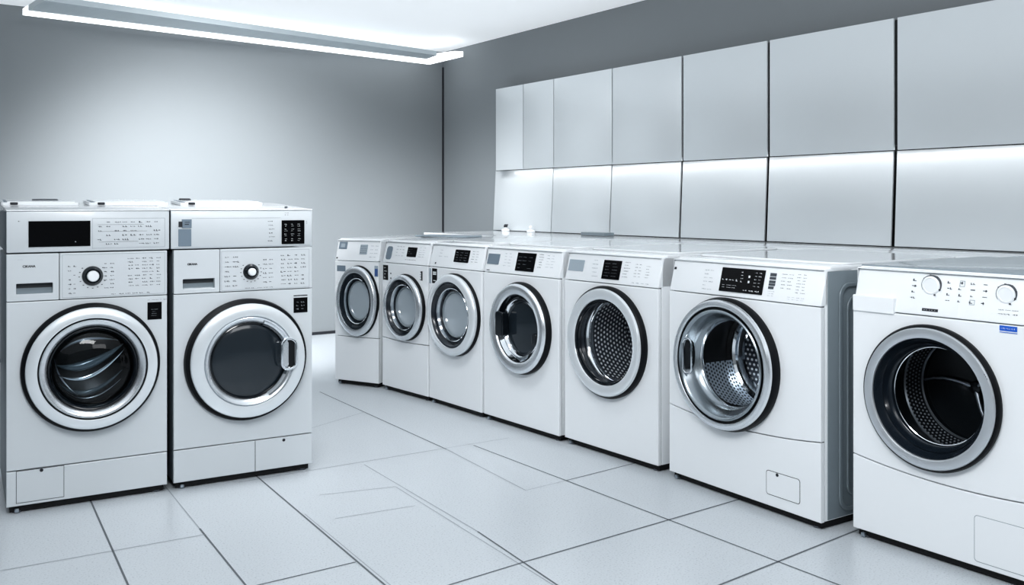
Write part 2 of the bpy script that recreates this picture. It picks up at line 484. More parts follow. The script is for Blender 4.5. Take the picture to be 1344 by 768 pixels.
        door = lth('door', [(.212, -0.0084), (b - .003, -0.0280), (b - .001, -0.0420), (b - .004, -0.0504), (b - .010, -0.0532), (.174, -0.0602), (.170, -0.0588), (.1695, -0.0476)], c, 'silver_light', root)
        lth('gasket', [(R - .001, .004), (R, -0.0112), (R - .004, -0.0224), (b - .006, -0.0280), (b - .012, -0.0224)], c, 'rubber', door)
        lth('inner_ring', [(.1698, -0.0518), (.168, -0.0504), (.167, -0.0574), (.164, -0.0602), (.160, -0.0588), (.147, -0.0476), (.143, -0.0364)], c, 'silver', door)
        lth('glass_rim', [(.1435, -0.0420), (.140, -0.0434), (.137, -0.0392), (.135, -0.0308)], (c[0], c[1]), 'black_gloss', door)
        lth('door_glass', [(.137, -0.0364), (.120, -0.0420), (.06, -0.0462), (0, -0.0476)], c, 'glass_dark', door)
        lth('chrome_crescent', [(.158, -0.0560), (.155, -0.0616), (.148, -0.0602), (.140, -0.0476)], c, 'chrome', door, a0=math.radians(-62), a1=math.radians(70), seg=50)
        lth('drum', [(.150, .0), (.150, .03), (.16, .20), (0, .22)], c, 'dark_drum', root)
        hc = (.412, .479)
        plate('handle_recess', [rrect(hc[0] - .008, hc[0] + .026, hc[1] - .054, hc[1] + .054, .016)], -.063, -.040, 'black', door, .003)
        plate('handle_plate', [rrect(hc[0] - .026, hc[0] + .001, hc[1] - .050, hc[1] + .050, .010)], -.065, -.040, 'silver', door, .003)
        handle_loop('door_handle', (hc[0] + .0, hc[1]), .056, .116, -.068, .0052, 'chrome', door, .010)
    # sticker
    if kind == 1:
        st = plate('sticker', [rrect(.452, .501, .634, .697)], -.0012, .0, 'display', root, .0003)
        printed(st, legend_rects(.464, .492, .645, .675, 4, 1, rng, 1, .4), 'dim_print', name='sticker_text', y=-.0016)
        printed(root, legend_rects(.452, .522, .703, .709, 1, 5, rng, .9, .6), 'ink', name='model_text', y=-.0006)
    else:
        st = plate('sticker', [rrect(.452, .508, .627, .686)], -.0012, .0, 'display', root, .0003)
        printed(st, legend_rects(.462, .500, .635, .675, 3, 2, rng, 1, .5), 'dim_print', name='sticker_text', y=-.0016)
        printed(root, [(.452, .508, .692, .696)], 'ink_dark', name='model_text', y=-.0006)
    # service flap
    if kind == 1:
        f = rrect(.031, .178, .036, .150, .006)
        printed(kick, outline_rects(.0305, .1785, .0355, .1455, .0014), 'ink_dark', name='flap_gap', y=-.0007)
        plate('service_flap', [rrect(.0325, .1765, .0375, .1438, .004)], -.0012, .0, 'enamel_grey', kick, .0008)
        lth('flap_latch', [(.006, -.001), (.005, -.003), (0, -.0032)], (.108, .139), 'ink_dark', kick, seg=16)
    else:
        printed(kick, [(.3005, .3022, ZB + .002, .1445)], 'ink_dark', name='flap_gap', y=-.0007)
        plate('service_flap', [rrect(.3030, W - .0035, ZB + .002, .1445, .003)], -.0012, .0, 'enamel_grey', kick, .0008)
        lth('flap_latch', [(.006, -.001), (.005, -.003), (0, -.0032)], (.413, .133), 'ink_dark', kick, seg=16)
    return root

LA, LB = (.412, 3.558), (.932, 3.520)
L1 = left_machine(1, 'pale washing machine on the left with wide black display and swirled dark door glass', (.412, 3.556), (.932, 3.516), .522)
L2 = left_machine(2, 'pale washing machine with flat smoked door glass, chrome door handle and square black keypad', (.951, 3.512), (1.478, 3.471), .529)

# ================================================================== RIGHT ROW
ROW = 'washing machines in the row along the panelled wall'

def small_door(root, c, R, ex, glass_off, kind):
    """far machines: silver ring, dark stepped rings, grey glass"""
    yf = -.042
    ringmat = 'silver_light' if kind == 3 else 'silver'
    i1 = .80 if kind == 3 else (.84 if kind == 2 else .80)
    door = lth('door', [(R - .016, .003), (R - .004, -.010), (R - .002, yf + .010), (R - .008, yf + .002), (R - .014, yf), (R * (i1 + .04), yf - .003), (R * (i1 + .01), yf - .002), (R * i1, yf + .006)], c, ringmat, root, ex)
    lth('gasket', [(R, .004), (R + .002, -.006), (R - .001, -.016), (R - .004, -.018)], c, 'rubber', door, ex)
    lth('outer_groove', [(R * i1 + .001, yf + .004), (R * i1 - .003, yf + .020), (R * (i1 - .10), yf + .034), (R * (i1 - .16), yf + .034)], c, 'navy_gloss', door, ex)
    lth('inner_ring', [(R * (i1 - .13), yf + .036), (R * (i1 - .135), yf + .022), (R * (i1 - .15), yf + .018), (R * (i1 - .17), yf + .020), (R * (i1 - .18), yf + .036)], c, 'chrome', door, ex)
    lth('inner_groove', [(R * (i1 - .175), yf + .034), (R * (i1 - .20), yf + .046), (R * (i1 - .27), yf + .048)], c, 'navy_gloss', door, ex)
    r2 = R * (i1 - .25)
    lth('glass_rim', [(r2 + .004, yf + .050), (r2 + .002, yf + .042), (r2 - .003, yf + .040), (r2 - .006, yf + .046)], c, 'side_grey', door, ex)
    lth('door_glass', [(r2 - .004, yf + .047), (r2 * .6, yf + .042), (0, yf + .040)], c, 'glass_grey', door, ex)
    return door

def marks_on(cp, s, ink):
    for mat, rects in ink.items(): printed(cp, rects, mat, s, y=-.0012)

# --- first (farthest)
def row1():
    A, B, W, D = (2.295, 5.06), (2.437, 4.775), .316, .80
    c, R, ex = (.176, .494), .203, .70
    root = machine('washing_machine', 'farthest white washing machine in the row, narrow, with speckled keypad beside its corner display', ROW, A, B, W, D, hole=(*c, R - .012, ex), zkick=.283)
    cp, s = lean_panel(root, W, .028)
    plate('display', [rrect(.016, .074, .790, .832, .002)], -.003, .003, 'lcd_grey', cp, .0008, s)
    printed(cp, [(.030, .060, .800, .822)], 'lcd_light', s, 'display_face', -.0036)
    plate('keypad', [rrect(.172, .224, .762, .818, .002)], -.003, .003, 'lcd_light', cp, .0008, s)
    printed(cp, legend_rects(.175, .222, .766, .815, 4, 4, rng, 1, .6), 'ink_dark', s, 'keypad_symbols', -.0038)
    marks_on(cp, s, {'ink_pale': legend_rects(.243, .306, .738, .822, 4, 2, rng, .7, .3), 'ink_dark': [(.008, .018, .734, .742)]})
    top_lid(root, W, D, .05, ZT, 'lid', False)
    small_door(root, c, R, ex, .03, 1)
    plate('grey_label', [rrect(.016, .078, .660, .694)], -.001, 0, 'lcd_grey', root, .0003)
    st = plate('blue_label', [rrect(.287, .312, .637, .700)], -.001, 0, 'lcd_light', root, .0003)
    printed(st, [(.289, .310, .640, .682)], 'blue_dark', name='label_print', y=-.0015)
    lth('door_latch', [(.006, -.002), (.005, -.008), (0, -.009)], (.302, .41), 'black', root, seg=14)
row1()

# --- second
def row2():
    A, B, W, D = (2.445, 4.751), (2.486, 4.303), .449, .82
    c, R, ex = (.246, .487), .181, 1.0
    root = machine('washing_machine', 'second white washing machine from the far end, with rounded grey panel', ROW, A, B, W, D, hole=(*c, R - .012, ex), zkick=.299, sag=.006)
    cp, s = lean_panel(root, W, .028)
    plate('card_slot', [rrect(.027, .081, .741, .814, .016)], -.003, .003, 'lcd_grey', cp, .0008, s)
    plate('display', [rrect(.232, .320, .764, .816, .003)], -.003, .003, 'display', cp, .0008, s)
    printed(cp, legend_rects(.24, .29, .776, .81, 3, 2, rng, .6, .3), 'dim_print', s, 'display_symbols', -.0038)
    marks_on(cp, s, {'ink_pale': legend_rects(.117, .207, .758, .825, 4, 3, rng, .7, .34) + legend_rects(.340, .405, .762, .822, 5, 2, rng, .9, .36),
                     'ink': legend_rects(.225, .33, .742, .754, 1, 6, rng, .9, .5)})
    top_lid(root, W, D, .05, ZT, 'lid', False)
    small_door(root, c, R, ex, .03, 2)
    st = plate('black_label', [rrect(.010, .062, .624, .708)], -.001, 0, 'display', root, .0003)
    printed(st, legend_rects(.02, .055, .630, .702, 4, 1, rng, 1, .5), 'white_print', name='label_print', y=-.0015)
    printed(root, legend_rects(.376, .412, .640, .694, 4, 1, rng, 1, .7) + [(.386, .40, .642, .692)], 'ink_dark', name='model_text')
    printed(root, [(.084, .096, .633, .640), (.084, .096, .660, .667)], 'ink', name='symbol_marks')
row2()

# --- third
def row3():
    A, B, W, D = (2.489, 4.298), (2.509, 3.815), .482, .83
    c, R, ex = (.252, .489), .209, 1.05
    root = machine('washing_machine', 'third white washing machine from the far end, grey glass, no lower seam', ROW, A, B, W, D, hole=(*c, R - .012, ex))
    cp, s = lean_panel(root, W, .028)
    plate('display', [rrect(.222, .352, .757, .820, .004)], -.003, .003, 'display', cp, .0008, s)
    printed(cp, legend_rects(.232, .345, .762, .812, 4, 3, rng, .9, .4), 'dim_print', s, 'display_symbols', -.0038)
    marks_on(cp, s, {'ink_pale': legend_rects(.075, .174, .772, .82, 3, 2, rng, .5, .3), 'ink': legend_rects(.372, .44, .758, .822, 5, 2, rng, .9, .36) + [(.052, .064, .738, .747)]})
    top_lid(root, W, D, .05, ZT, 'lid', True)
    small_door(root, c, R, ex, .03, 3)
    st = plate('black_label', [rrect(.032, .080, .636, .714)], -.001, 0, 'display', root, .0003)
    printed(st, [(.040, .072, .680, .688), (.040, .072, .690, .697), (.045, .070, .648, .652)], 'white_print', name='label_print', y=-.0015)
    plate('grey_label', [rrect(.004, .022, .633, .713)], -.001, 0, 'lcd_light', root, .0003)
row3()

# --- fourth
def row4():
    A, B, W, D = (2.514, 3.809), (2.537, 3.236), .572, .82
    c, R, ex = (.308, .478), .213, 1.0
    root = machine('washing_machine', 'fourth white washing machine from the far end, with black glass and dark hinge block', ROW, A, B, W, D, hole=(*c, R - .012, ex))
    cp, s = lean_panel(root, W, .028)
    plate('grey_window', [rrect(.017, .110, .762, .812, .003)], -.003, .003, 'lcd_grey', cp, .0008, s)
    plate('display', [rrect(.248, .384, .742, .826, .001)], -.004, .003, 'display', cp, .0008, s)
    printed(cp, legend_rects(.258, .372, .748, .815, 4, 3, rng, .7, .26), 'dim_print', s, 'display_symbols', -.0048)
    marks_on(cp, s, {'ink_pale': legend_rects(.148, .211, .753, .824, 5, 2, rng, .9, .3) + legend_rects(.46, .527, .763, .827, 5, 2, rng, .9, .3),
                     'ink_dark': legend_rects(.408, .446, .760, .829, 6, 1, rng, 1, .42), 'ink': [(.024, .048, .731, .735)]})
    top_lid(root, W, D, .05, ZT, 'lid', True)
    yf = -.046
    door = lth('door', [(R - .018, .003), (R - .008, -.016), (R - .006, yf + .012), (R - .012, yf + .003), (R - .02, yf), (.165, yf + .004), (.158, yf + .008), (.155, yf + .016)], c, 'silver', root, ex)
    lth('gasket', [(R, .004), (R + .002, -.010), (R - .002, -.024), (R - .008, -.030), (R - .010, -.024)], c, 'rubber', door, ex)
    lth('door_recess', [(.1555, yf + .014), (.150, yf + .030), (.146, yf + .042), (.138, yf + .046), (.122, yf + .046)], c, 'black_gloss', door, ex)
    lth('inner_ring', [(.140, yf + .047), (.138, yf + .036), (.133, yf + .032), (.127, yf + .036), (.122, yf + .050)], c, 'chrome', door, ex)
    lth('door_glass', [(.123, yf + .048), (.118, yf + .046), (.114, yf + .050), (.06, yf + .046), (0, yf + .045)], c, 'glass_dark', door, ex)
    lth('lower_lip', [(.153, yf + .018), (.150, yf + .024), (.140, yf + .040), (.136, yf + .040)], c, 'chrome', door, ex, a0=math.radians(178), a1=math.radians(290), seg=40)
    plate('hinge_block', [rrect(c[0] - .158, c[0] - .10, c[1] - .048, c[1] + .068, .014)], yf + .004, yf + .042, 'black_gloss', door, .005)
    plate('door_catch', [rrect(c[0] + .118, c[0] + .152, c[1] - .06, c[1] - .01, .008)], yf + .004, yf + .042, 'black_gloss', door, .004)
row4()

def open_drum(root, c, r0, y0, rd, y1, wall, back, ex=1., lip='chrome'):
    """perforated drum: gasket lip, cylinder wall, back plate"""
    drum = link('drum', lathe_mesh([(rd, y0 + .012), (rd, y1)], c[0], c[1], ex, seg=96, uvr=rd), wall, root, 60)
    lth('drum_lip', [(r0 + .006, y0 - .012), (r0, y0 - .004), (r0 - .002, y0 + .002), (r0 + .004, y0 + .010), (rd, y0 + .014)], c, lip, drum, ex)
    link('drum_back', disc_uv_mesh(rd, c[0], c[1], y1, ex), back, drum)
    return drum

# --- fifth
def row5():
    A, B, W, D = (2.551, 3.219), (2.566, 2.646), .574, .82
    c, R, ex = (.284, .480), .234, 1.0
    root = machine('washing_machine', 'white washing machine with a broad pale ring and bright-dotted drum, fifth from the far end', ROW, A, B, W, D, hole=(*c, R - .02, ex))
    cp, s = lean_panel(root, W, .028)
    plate('grey_window', [rrect(.016, .114, .763, .811, .003)], -.003, .003, 'lcd_light', cp, .0008, s)
    plate('display', [rrect(.239, .345, .741, .819, .001)], -.004, .003, 'display', cp, .0008, s)
    printed(cp, legend_rects(.248, .338, .748, .812, 5, 2, rng, .75, .26), 'dim_print', s, 'display_symbols', -.0048)
    marks_on(cp, s, {'ink_pale': legend_rects(.167, .219, .740, .823, 5, 1, rng, .95, .3) + legend_rects(.42, .522, .730, .742, 1, 4, rng, .9, .4),
                     'ink': legend_rects(.359, .403, .750, .821, 6, 1, rng, 1, .38) + legend_rects(.425, .468, .755, .816, 5, 2, rng, .95, .36) + legend_rects(.487, .521, .755, .810, 5, 1, rng, .95, .36)})
    top_lid(root, W, D, .05, ZT, 'lid', True)
    yf = -.040
    door = lth('door', [(R - .022, .003), (R - .012, -.012), (R - .010, yf + .010), (R - .015, yf + .002), (R - .022, yf), (.188, yf + .003), (.180, yf + .006), (.177, yf + .012)], c, 'silver_light', root, ex)
    lth('gasket', [(R - .002, .004), (R, -.014), (R - .004, -.026), (R - .010, -.030), (R - .014, -.020)], c, 'rubber', door, ex)
    lth('inner_ring', [(.1775, yf + .010), (.175, yf + .014), (.172, yf + .014), (.168, yf + .030), (.166, yf + .032)], c, 'black_gloss', door, ex)
    lth('bellows', [(.168, yf + .030), (.172, yf + .040), (.165, yf + .052), (.170, yf + .062), (.160, yf + .074)], c, 'navy_gloss', door, ex)
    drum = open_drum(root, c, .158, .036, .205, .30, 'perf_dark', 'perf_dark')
    lth('drum_ring', [(.205, .075), (.196, .080), (.196, .090), (.205, .095)], c, 'steel', drum)
    return root
row5()

# --- sixth
def row6():
    A, B, W, D = (2.562, 2.583), (2.536, 1.871), .712, .84
    c, R, ex = (.305, .482), .238, 1.02
    root = machine('washing_machine', 'large white washing machine with wide black symbol display and perforated drum', ROW, A, B, W, D, hole=(*c, R - .02, ex), zkick=.286, sag=.026)
    kick = KICK[root.name]
    cp, s = lean_panel(root, W, .028)
    plate('display', [rrect(.260, .461, .741, .825, .001)], -.004, .003, 'display', cp, .0008, s)
    wp = legend_rects(.270, .345, .752, .768, 2, 3, rng, .8, .4) + legend_rects(.268, .35, .776, .790, 1, 5, rng, 1, .6) + legend_rects(.355, .37, .775, .818, 4, 1, rng, .8, .5)
    wp += legend_rects(.372, .455, .746, .756, 1, 3, rng, 1, .6) + legend_rects(.418, .456, .762, .820, 5, 2, rng, .95, .4) + [(.391, .399, .795, .803), (.391, .399, .777, .785)]
    printed(cp, wp, 'white_print', s, 'display_symbols', -.0048)
    bars = [(.483, .511, .807, .818), (.483, .511, .796, .805), (.483, .511, .784, .793), (.483, .511, .775, .783), (.483, .507, .764, .773)]
    printed(cp, bars, 'ink', s, 'bar_symbols', -.0012)
    marks_on(cp, s, {'ink_pale': legend_rects(.173, .226, .735, .817, 6, 2, rng, .75, .34) + legend_rects(.571, .645, .733, .747, 2, 4, rng, .95, .4) + legend_rects(.485, .515, .738, .760, 3, 2, rng, .9, .4),
                     'ink': legend_rects(.534, .587, .765, .823, 5, 2, rng, .85, .3) + legend_rects(.599, .645, .755, .825, 7, 2, rng, .95, .36),
                     'ink_dark': [(.009, .021, .803, .812)]})
    top_lid(root, W, D, .05, ZT, 'lid', True)
    # grey pressed side towards the next machine
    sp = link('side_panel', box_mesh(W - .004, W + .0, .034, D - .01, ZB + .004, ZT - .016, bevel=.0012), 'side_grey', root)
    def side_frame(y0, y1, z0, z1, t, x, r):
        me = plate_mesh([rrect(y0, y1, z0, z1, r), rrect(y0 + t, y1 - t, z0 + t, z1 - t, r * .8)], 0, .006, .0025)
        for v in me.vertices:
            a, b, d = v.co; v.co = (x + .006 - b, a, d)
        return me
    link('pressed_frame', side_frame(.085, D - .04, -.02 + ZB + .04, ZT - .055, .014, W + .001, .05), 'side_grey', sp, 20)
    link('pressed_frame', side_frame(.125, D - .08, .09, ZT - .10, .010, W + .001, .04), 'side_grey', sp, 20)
    yf = -.052
    door = lth('door', [(R - .022, .003), (R - .010, -.018), (R - .007, yf + .014), (R - .012, yf + .004), (R - .020, yf + .001), (.207, yf + .004), (.204, yf + .009)], c, 'silver', root, ex)
    lth('gasket', [(R - .002, .004), (R + .001, -.012), (R - .002, -.026), (R - .008, -.034), (R - .012, -.026)], c, 'rubber', door, ex)
    lth('ring_groove', [(.2045, yf + .006), (.202, yf + .013), (.198, yf + .013), (.196, yf + .006)], c, 'black', door, ex)
    lth('inner_ring', [(.1965, yf + .012), (.196, yf + .004), (.192, yf + .001), (.187, yf + .003), (.182, yf + .010), (.168, yf + .045), (.163, yf + .060), (.157, yf + .064), (.153, yf + .072)], c, 'dish', door, ex)
    hc = (c[0] - .166 * ex, c[1] + .012)
    plate('handle_recess', [ellipse(hc[0] + .003, hc[1], .017, .052, 32)], yf + .012, yf + .04, 'black', door, .002)
    handle_loop('door_handle', (hc[0] + .010, hc[1] - .002), .044, .128, yf + .010, .0042, 'chrome', door, .006)
    drum = open_drum(root, c, .152, .030, .200, .25, 'perf_steel', 'perf_dark', ex)
    lth('drum_ring', [(.20, .215), (.178, .214), (.170, .222), (.170, .235), (.150, .240), (.146, .248)], c, 'chrome', drum, ex)
    # black sheet standing in for the shade in the drum's upper half
    lth('drum_shade_sheet', [(.198, .046), (.198, .205), (.185, .212)], c, 'black', drum, ex, a0=math.radians(8), a1=math.radians(190), seg=60)
    # service flap in the kick panel
    printed(kick, [], 'ink_dark', name='flap_gap') if False else None
    o = rrect(.4845, .6285, .064, .147, .010)
    plate('flap_gap', [o, rrect(.4862, .6268, .0657, .1453, .009)], -.0006, .0, 'ink_dark', kick, .0)
    plate('service_flap', [rrect(.4864, .6266, .0659, .1451, .009)], -.0012, .0, 'enamel', kick, .0006)
    lth('flap_latch', [(.006, -.001), (.005, -.003), (0, -.0032)], (.533, .139), 'ink_dark', kick, seg=16)
row6()

# --- seventh (nearest)
def row7():
    A, B, W, D = (2.595, 1.797), (2.602, 1.077), .72, .80
    c, R, ex = (.262, .482), .217, .98
    zt = .862
    root = machine('washing_machine', 'nearest white washing machine with two round dials, blue sticker and deep black drum', ROW, A, B, W, D, ztop=zt, hole=(*c, R - .016, ex), zkick=.262, sag=.030)
    kick = KICK[root.name]
    cp, s = lean_panel(root, W, .030, zt)
    for (k, r) in (((.253, .812), .031), ((.474, .803), .029)):
        lth('knob_ring', [(r, .006), (r, -.003), (r - .0012, -.004), (r - .0028, -.004), (r - .0032, .0)], k, 'ink', cp, seg=48).location = (0, s(k[1]) , 0)
        lth('knob', [(r - .003, .006), (r - .003, -.006), (r - .005, -.008), (r - .009, -.0085), (r - .010, -.007), (0, -.007)], k, 'fascia', cp, seg=48).location = (0, s(k[1]), 0)
        rr = []
        for i in range(9):
            a = math.radians(-60 + 40 * i)
            rr.append((k[0] + r * .98 * math.cos(a) - .003, k[0] + r * .98 * math.cos(a) + .003, k[1] + r * .98 * math.sin(a) - .002, k[1] + r * .98 * math.sin(a) + .002))
        printed(cp, rr[:6], 'ink_dark', s, 'knob_marks', -.0050)
    ic = []
    for u in (.200, .310, .345, .380, .415):
        n = 4
        ic += legend_rects(u - .010, u + .011, .764, .834, n, 1, rng, 1, .5)
    ic += legend_rects(.455, .515, .744, .766, 2, 3, rng, .9, .4)
    marks_on(cp, s, {'ink': ic, 'ink_dark': [(.233, .283, .7365, .7445)], 'ink_pale': outline_rects(.338, .353, .815, .832, .0012) + outline_rects(.373, .388, .766, .780, .0012)})
    printed(cp, legend_rects(.237, .28, .738, .743, 1, 5, rng, 1, .5), 'white_print', s, 'brand_text', -.0018)
    dr = plate('detergent_drawer', [rrect(.004, .146, .7165, .768, .004)], -.006, .012, 'fascia', root, .003)
    top_lid(root, W, D, .045, zt, 'lid_grey', False)
    st = plate('blue_sticker', [rrect(.464, .514, .697, .719)], -.001, 0, 'white_print', root, .0002)
    printed(st, [(.465, .513, .7035, .718), ], 'blue', name='sticker_print', y=-.0014)
    printed(st, legend_rects(.469, .508, .707, .7145, 1, 9, rng, 1, .8) , 'white_print', name='sticker_text', y=-.0018)
    printed(st, [(.465, .513, .6985, .7005)], 'blue', name='sticker_line', y=-.0014)
    yf = -.030
    door = lth('door', [(R - .020, .003), (R - .010, -.012), (R - .008, yf + .008), (R - .012, yf + .001), (R - .018, yf), (.182, yf), (.178, yf + .002), (.176, yf + .008)], c, 'brushed', root, ex)
    lth('gasket', [(R - .002, .004), (R, -.010), (R - .003, -.020), (R - .008, -.024), (R - .012, -.016)], c, 'rubber', door, ex)
    lth('inner_ring', [(.1765, yf + .006), (.172, yf + .014), (.166, yf + .030), (.163, yf + .034), (.160, yf + .032)], c, 'navy_gloss', door, ex)
    lth('bellows', [(.161, yf + .032), (.156, yf + .046), (.150, yf + .058), (.147, yf + .060), (.145, yf + .074)], c, 'navy_gloss', door, ex)
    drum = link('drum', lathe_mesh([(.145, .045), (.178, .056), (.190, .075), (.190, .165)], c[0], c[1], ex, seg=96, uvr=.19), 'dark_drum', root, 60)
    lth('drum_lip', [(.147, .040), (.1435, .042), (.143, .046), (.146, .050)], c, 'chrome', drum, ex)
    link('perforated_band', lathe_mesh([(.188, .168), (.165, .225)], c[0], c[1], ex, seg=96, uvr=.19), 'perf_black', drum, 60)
    for (r, y) in ((.187, .166), (.163, .228)):
        lth('drum_ring', [(r + .004, y - .003), (r, y - .005), (r - .0035, y), (r, y + .005), (r + .004, y + .003)], c, 'steel', drum, ex)
    lth('drum_back', [(.165, .226), (.160, .250), (.10, .262), (0, .268)], c, 'dark_drum', drum, ex)
    for a in (35, 165, 285):
        t = math.radians(a)
        pts = [(c[0] + r * math.cos(t + .25 * (r / .16) ** 2), .258 - .02 * r / .16, c[1] + r * math.sin(t + .25 * (r / .16) ** 2)) for r in (.012, .04, .07, .10, .13, .158)]
        link('drum_spoke', tube_mesh(pts, [.008, .006, .005, .0045, .004, .004], 10), 'steel', drum)
    lth('drum_hub', [(.02, .262), (.018, .250), (0, .246)], c, 'dark_drum', drum, seg=32)
    printed(door, [(.437, .4385, .578, .581), (.441, .4425, .573, .576), (.4445, .446, .567, .570)], 'ink_dark', name='ring_text', y=yf - .0008)
    plate('flap_gap', [rrect(.393, W - .02, .040, .172, .010), rrect(.3945, W - .0215, .0415, .1705, .009)], -.0006, .0, 'ink_pale', kick, .0)
    plate('service_flap', [rrect(.3947, W - .0217, .0417, .1703, .009)], -.0014, .0, 'enamel', kick, .0008)
row7()

# ================================================================== SETTING
XR, YB, ZC = 4.21, 7.02, 2.385
def at(px, py, z=0.):
    """where a sight line of the photograph meets the level z (used to survey the floor joints)"""
    f, h, H = 1220., 267., 1.057; th = math.atan2(860, 1220); s_, c_ = math.sin(th), math.cos(th)
    d = f * (H - z) / (py - h); x = (px - 672) / f * d
    return (c_ * x + s_ * d, c_ * d - s_ * x)

def wall_mat(name, col):
    m, nt, b = nodes(name)
    b.inputs['Base Color'].default_value = (*col, 1); b.inputs['Roughness'].default_value = .75
    tc = nt.nodes.new('ShaderNodeTexCoord'); n = nt.nodes.new('ShaderNodeTexNoise'); n.inputs['Scale'].default_value = 180
    nt.links.new(tc.outputs['Object'], n.inputs['Vector'])
    bp = nt.nodes.new('ShaderNodeBump'); bp.inputs['Strength'].default_value = .03; bp.inputs['Distance'].default_value = .001
    nt.links.new(n.outputs['Fac'], bp.inputs['Height']); nt.links.new(bp.outputs['Normal'], b.inputs['Normal'])
    return m
M['wall'] = wall_mat('blue_grey_wall', (.238, .258, .271))
M['ceiling'] = pbr('ceiling_added_glow', (.80, .82, .84), .6, emit=(.93, .97, 1.), es=.27)  # plain white ceiling; glow added to make it look brightly lit

def floor_mat():
    m, nt, b = nodes('speckled_tile')
    tc = nt.nodes.new('ShaderNodeTexCoord')
    n = nt.nodes.new('ShaderNodeTexNoise'); n.inputs['Scale'].default_value = 170; n.inputs['Detail'].default_value = 2
    nt.links.new(tc.outputs['Object'], n.inputs['Vector'])
    r = nt.nodes.new('ShaderNodeValToRGB')
    e = r.color_ramp.elements
    e[0].position = .30; e[0].color = (.40, .43, .46, 1); e[1].position = .40; e[1].color = (.54, .575, .605, 1)
    x = r.color_ramp.elements.new(.68); x.color = (.58, .615, .645, 1)
    nt.links.new(n.outputs['Fac'], r.inputs['Fac']); nt.links.new(r.outputs['Color'], b.inputs['Base Color'])
    n2 = nt.nodes.new('ShaderNodeTexNoise'); n2.inputs['Scale'].default_value = 3.0
    nt.links.new(tc.outputs['Object'], n2.inputs['Vector'])
    mr = nt.nodes.new('ShaderNodeMapRange'); mr.inputs['To Min'].default_value = .27; mr.inputs['To Max'].default_value = .30
    nt.links.new(n2.outputs['Fac'], mr.inputs['Value']); nt.links.new(mr.outputs['Result'], b.inputs['Roughness'])
    return m
M['floor'] = floor_mat()
M['grout'] = pbr('grout', (.13, .145, .16), .7)
M['grout_pale'] = pbr('pale_grout', (.34, .37, .40), .6)

def structure(o): o['kind'] = 'structure'; return o

# floor with joints set in
bm = bmesh.new()
for q in [[(-4, -3), (XR, -3), (XR, YB), (-4, YB)]]:
    bm.faces.new([bm.verts.new((x, y, 0)) for x, y in q])
def joint(p, q, w, mi, ext=(0, 0)):
    a, b = Vector(p), Vector(q); t = (b - a).normalized(); a = a - t * ext[0]; b = b + t * ext[1]; n = Vector((-t.y, t.x)) * w / 2
    f = bm.faces.new([bm.verts.new((v.x, v.y, .0007)) for v in (a - n, b - n, b + n, a + n)]); f.material_index = mi
DK, PL = 1, 2
J = [((120, 660), (168, 768), .006, DK, (.1, .6)), ((222, 645), (262, 694), .004, PL, (.1, 0)), ((262, 694), (322, 768), .006, DK, (0, .6)),
     ((340, 628), (505, 768), .006, DK, (.15, .6)), ((400, 675), (512, 768), .003, PL, (0, .5)),
     ((478, 610), (627, 698), .004, PL, (0, 0)), ((627, 698), (731, 768), .006, DK, (0, .6)), ((519, 639), (668, 732), .003, PL, (0, .3)),
     ((478, 541), (586, 590), .005, DK, (.6, 0)), ((586, 590), (690, 644), .004, PL, (0, 0)),
     ((621.5, 584.7), (743, 631), .005, DK, (0, 0)), ((743, 631), (1101, 768), .006, DK, (0, .6)),
     ((0, 749.6), (271, 701.5), .004, PL, (.6, 0)), ((340, 768), (467, 738), .006, DK, (.6, 0)),
     ((590, 768), (688, 738), .006, DK, (.5, 0)), ((688, 738), (962, 658), .007, DK, (0, .05)), ((945, 768), (1115, 700), .007, DK, (.5, .1)),
     ((412, 617), (582, 589), .004, PL, (.3, 0)), ((582, 589), (668, 575), .003, PL, (0, 0)), ((690, 644), (743, 631), .003, PL, (0, 0)), ((743, 631), (818, 612), .005, DK, (0, .1)),
     ((420, 650), (519, 639), .003, PL, (0, 0)), ((440, 681), (545, 664), .003, PL, (0, 0)), ((442, 552), (478, 541), .003, PL, (.3, 0))]
for p, q, w, mi, e in J: joint(at(*p), at(*q), w, mi, e)
for xx in (-.25, -.85, -1.45): joint((xx, -3), (xx, 7), .006, DK)
for yy in (1.1, .5, -.1): joint((-4, yy + .05), (2.5, yy), .006, DK)
me = bpy.data.meshes.new('floor'); bm.to_mesh(me); bm.free()
structure(link('floor', me, ['floor', 'grout', 'grout_pale']))

structure(box('wall_back', (-4, XR + .2, YB, YB + .15, 0, ZC + .1), 'wall'))
structure(box('wall_left', (-3.6, -3.45, -3, YB, 0, ZC + .1), 'wall'))
structure(box('wall_right', (XR, XR + .15, -3, YB, 0, ZC + .1), 'wall'))
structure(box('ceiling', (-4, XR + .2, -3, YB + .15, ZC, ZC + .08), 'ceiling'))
structure(box('shade_line_back', (-4, XR, YB - .012, YB, 0, .022), 'ink_dark'))  # dark strip standing in for the shaded junction of wall and floor
structure(box('trim_1', (XR - .012, XR, YB - .012, YB, 0, 2.25), 'ink_dark'))

# white service ledge behind the row of machines
ledge = structure(box('trim_2', (3.43, XR - .004, 1.84, 6.0, 0, .842), 'lid', bevel=.004))
structure(box('trim_3', (3.43, XR - .004, .2, 1.83, 0, .852), 'lid_grey', bevel=.004))

